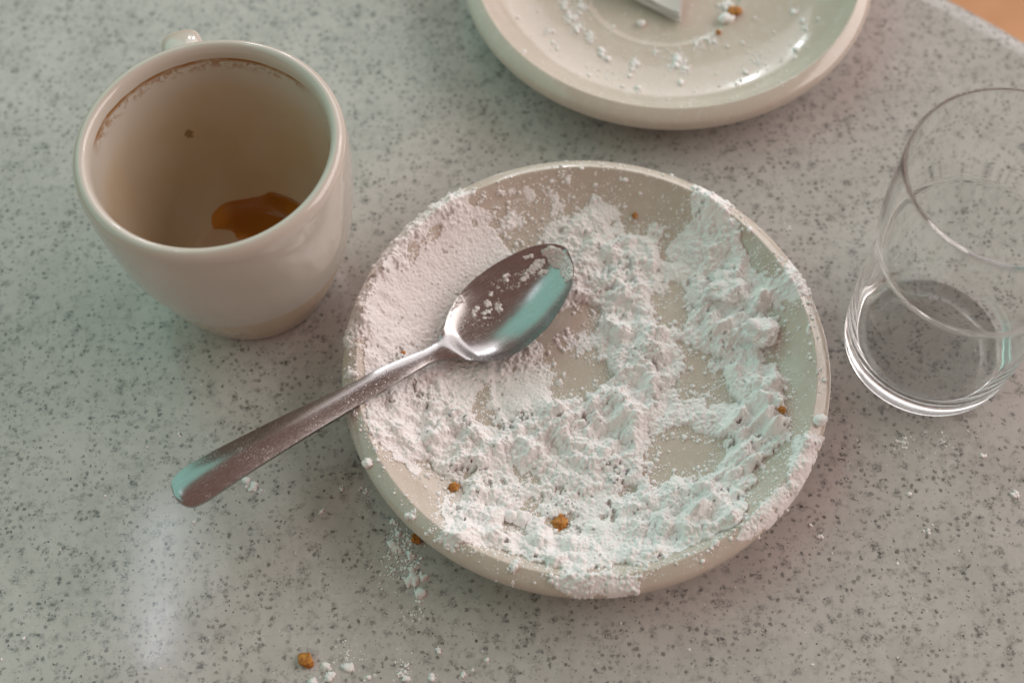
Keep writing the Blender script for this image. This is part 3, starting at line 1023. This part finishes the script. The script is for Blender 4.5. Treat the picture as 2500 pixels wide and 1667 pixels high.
spoon_patch(crop([(1310, 200), (1400, 150), (1480, 170), (1560, 220), (1620, 280), (1650, 380), (1650, 520), (1590, 555), (1540, 470), (1520, 390), (1450, 390), (1400, 330), (1390, 270), (1320, 250)]), 900, 0.0009, 0.00040, 0.28)
spoon_patch(crop([(1240, 300), (1330, 310), (1310, 370), (1200, 450), (1080, 560), (1050, 540), (1120, 430)]), 260, 0.0006)
spoon_patch(crop([(1280, 430), (1380, 430), (1340, 460), (1250, 490)]), 50, 0.0005)
spoon_patch(crop([(850, 490), (905, 480), (905, 555), (855, 550)]), 30, 0.0008)
spoon_patch(crop([(1080, 270), (1190, 240), (1200, 280), (1090, 300)]), 40, 0.0005)
spoon_patch(crop([(480, 930), (540, 840), (570, 860), (540, 980), (500, 990)]), 50, 0.0008)
spoon_patch(crop([(620, 790), (690, 780), (700, 850), (640, 850)]), 45, 0.0008)
spoon_patch(crop([(590, 930), (700, 870), (720, 890), (620, 960)]), 45, 0.0007)
spoon_patch(crop([(750, 810), (820, 810), (830, 900), (800, 925), (750, 870)]), 55, 0.0008)
spoon_patch(crop([(670, 670), (730, 680), (700, 720), (670, 700)]), 14, 0.0007)
spoon_patch(crop([(610, 980), (650, 970), (650, 1000), (620, 1000)]), 10, 0.0006)
spoon_patch(crop([(370, 690), (385, 790), (330, 820), (250, 900), (215, 930), (215, 880), (290, 800), (340, 720)]), 170, 0.0007)
spoon_patch(crop([(700, 560), (1300, 350), (1350, 480), (1000, 640), (760, 700)]), 220, 0.0003, 0.00008)
spoon_patch(crop([(200, 900), (800, 750), (850, 1000), (500, 1150), (170, 1100)]), 160, 0.0003, 0.00007)
spoon_patch([(830, 970), (950, 900), (1000, 880), (1010, 900), (850, 995)], 60, 0.0003, 0.00008)
g.build('sugar_film', 'caked patch and crumbs of white sugar stuck inside the spoon bowl', (TIP[0], TIP[1], 0))


# ------------------------------------------------------------------ single lumps and crumbs
def lump(name, mat, px, py, size, zfn, label, cat, group=None, seed=0, sub=4, amp=0.22, flat=0.7, sx=1.0, rotz=0.0, sink=0.30, cell=1.6):
    v, f = ICO[sub]
    out = []
    so = Vector((seed * 7.1, seed * 3.3, seed * 1.7))
    for p in v:
        q = Vector(p)
        d = 1 + amp * mnoise.noise(q * cell + so) * 1.9 + 0.22 * abs(mnoise.noise(q * cell * 2.7 + so)) + (0.13 * mnoise.noise(q * cell * 6 + so) + 0.09 * mnoise.noise(q * cell * 13 + so) if sub > 2 else 0)
        q = q * d
        out.append((q.x * size * sx, q.y * size, q.z * size * flat))
    x, y, z = hit_fn(px, py, zfn)
    lo = min(o[2] for o in out)
    o = link(name, out, [tuple(t) for t in f], mat)
    o.location = (x, y, z - lo * (1 - sink))
    o.rotation_euler = (0, 0, rotz)
    tag(o, label, cat, 'loose sugar lumps' if mat is M_SUGAR else 'pastry crumbs')
    return o


tab = lambda x, y: 0.0
lump('sugar_lump', M_SUGAR, 1783, 702, 0.0056, top_of_sugar, 'largest smooth sided sugar lump, lying on the powder slope at the saucer wall', 'sugar lump', None, 1, 5, 0.30, 0.45, 1.3, 0.3, 0.62)
lump('sugar_lump', M_SUGAR, 1858, 812, 0.0050, top_of_sugar, 'rounded crumbly sugar lump against the bare wall of the saucer', 'sugar lump', None, 2, 5, 0.26, 0.55, 1.0, 0.8, 0.62)
lump('sugar_lump', M_SUGAR, 1272, 1268, 0.0022, top_of_sugar, 'small angular sugar lump in a bare pocket beside a brown crumb', 'sugar lump', None, 3, 3, 0.25, 0.8, 1.2, 0.5, 0.3)
lump('sugar_lump', M_SUGAR, 1247, 1262, 0.0019, top_of_sugar, 'small rounded sugar lump paired with an angular one in a bare pocket', 'sugar lump', None, 4, 3, 0.2, 0.8, 1.0, 1.5, 0.3)
lump('sugar_lump', M_SUGAR, 2001, 1028, 0.0019, top_of_sugar, 'lone sugar lump perched on the bare saucer rim', 'sugar lump', None, 5, 3, 0.2, 0.7, 1.2, 0.2, 0.4)
lump('sugar_lump', M_SUGAR, 898, 1132, 0.0014, top_of_sugar, 'tiny sugar lump on the rim below the spoon handle', 'sugar lump', None, 6, 3, 0.2, 0.7, 1.2, 0.2, 0.35)
lump('sugar_lump', M_SUGAR, 1772, 52, 0.0024, zb, 'sugar lump touching a brown crumb in the far saucer', 'sugar lump', None, 7, 3, 0.2, 0.7, 1.2, 0.2, 0.2)
lump('sugar_lump', M_SUGAR, 1565, 62, 0.0014, zb, 'small round sugar lump between the napkin and the far saucer well ring', 'sugar lump', None, 8, 3, 0.2, 0.8, 1.0, 0.2, 0.2)
M_CR = mat_crumb()
lump('pastry_crumb', M_CR, 748, 1612, 0.0024, tab, 'orange brown pastry flake lying alone on the speckled table', 'crumb', None, 11, 3, 0.35, 0.45, 0.85, 0.6, 0.1, 1.1)
lump('pastry_crumb', M_CR, 1108, 1191, 0.0014, top_of_sugar, 'orange pastry crumb at the edge of the sugar by the bare saucer wall', 'crumb', None, 12, 3, 0.25, 0.7, 1.15, 0.1, 0.15)
lump('pastry_crumb', M_CR, 1549, 529, 0.0011, top_of_sugar, 'tiny amber crumb on the bare far wall of the sugary saucer', 'crumb', None, 13, 3, 0.2, 0.7, 0.85, 0.0, 0.15)
lump('pastry_crumb', M_CR, 1368, 1278, 0.0019, top_of_sugar, 'flaky brown pastry crumb half buried in the sugar heap', 'crumb', None, 14, 3, 0.5, 0.35, 1.25, 0.9, 0.5, 2.4)
lump('pastry_crumb', M_CR, 1908, 1003, 0.0014, top_of_sugar, 'small orange crumb peeking from the sugar at the green tinted wall', 'crumb', None, 15, 3, 0.3, 0.7, 0.8, 0.4, 0.3)
lump('pastry_crumb', M_CR, 1015, 1318, 0.0018, tab, 'dusty tan crumb on the table against the saucer underside', 'crumb', None, 16, 3, 0.3, 0.7, 0.7, 0.5, 0.2)
lump('pastry_crumb', M_CR, 1793, 34, 0.0021, zb, 'brown pastry crumb beside a sugar lump in the far saucer', 'crumb', None, 17, 3, 0.3, 0.75, 1.2, 0.3, 0.15)
lump('pastry_crumb', M_CR, 1753, 82, 0.0010, zb, 'tiny orange speck of crumb on the far saucer well ring', 'crumb', None, 18, 3, 0.3, 0.7, 0.8, 0.5, 0.15)
lump('pastry_crumb', M_CR, 984, 863, 0.0007, top_of_sugar, 'minute orange crumb in the sugar just above the spoon neck', 'crumb', None, 19, 2, 0.3, 0.7, 1.2, 0.5, 0.2)

# ------------------------------------------------------------------ folded napkin in the far saucer
M_PAPER = mat_paper()
apex = hit(1664, 46, 0.0085)
e1 = Vector((*hit(1564, -8, 0.0105), 0)) - Vector((*apex, 0))
e2 = Vector((*hit(1669, -20, 0.0120), 0)) - Vector((*apex, 0))
e1, e2 = e1.normalized(), e2.normalized()
nap = empty('paper_napkin', (apex[0], apex[1], 0.0))
tag(nap, 'folded white paper napkin with one corner resting in the far saucer', 'napkin')
for lay in range(4):
    vs, fs = [], []
    n1, n2 = 14, 14
    zoff = 0.0056 + lay * 0.0011
    in_ = 0.0004 * lay
    for side in (0, 1):
        for i in range(n1 + 1):
            for j in range(n2 + 1):
                a, b = i / n1, j / n2
                p = e1 * (a * 0.046 * (1 - 0.0 * b)) + e2 * (b * 0.030) + (e1 + e2) * in_
                bend = 0.010 * a * a + 0.006 * b * b + 0.0005 * math.sin(9 * a + lay) + 0.0004 * math.sin(7 * b + 2 * lay)
                vs.append((p.x, p.y, zoff + bend + (0.00095 if side == 0 else 0.0)))
    w = n2 + 1
    off = (n1 + 1) * w
    for i in range(n1):
        for j in range(n2):
            a = i * w + j
            fs.append((a, a + 1, a + w + 1, a + w))
            fs.append((off + a, off + a + w, off + a + w + 1, off + a + 1))
    for i in range(n1):
        for col in (0, n2):
            a = i * w + col
            fs.append((a, a + w, off + a + w, off + a))
    for j in range(n2):
        for row in (0, n1):
            a = row * w + j
            fs.append((a, a + 1, off + a + 1, off + a))
    o = link('folded_ply', vs, fs, M_PAPER, nap, smooth=False)
    bm = bmesh.new()
    bm.from_mesh(o.data)
    bmesh.ops.recalc_face_normals(bm, faces=bm.faces)
    bm.to_mesh(o.data)
    bm.free()
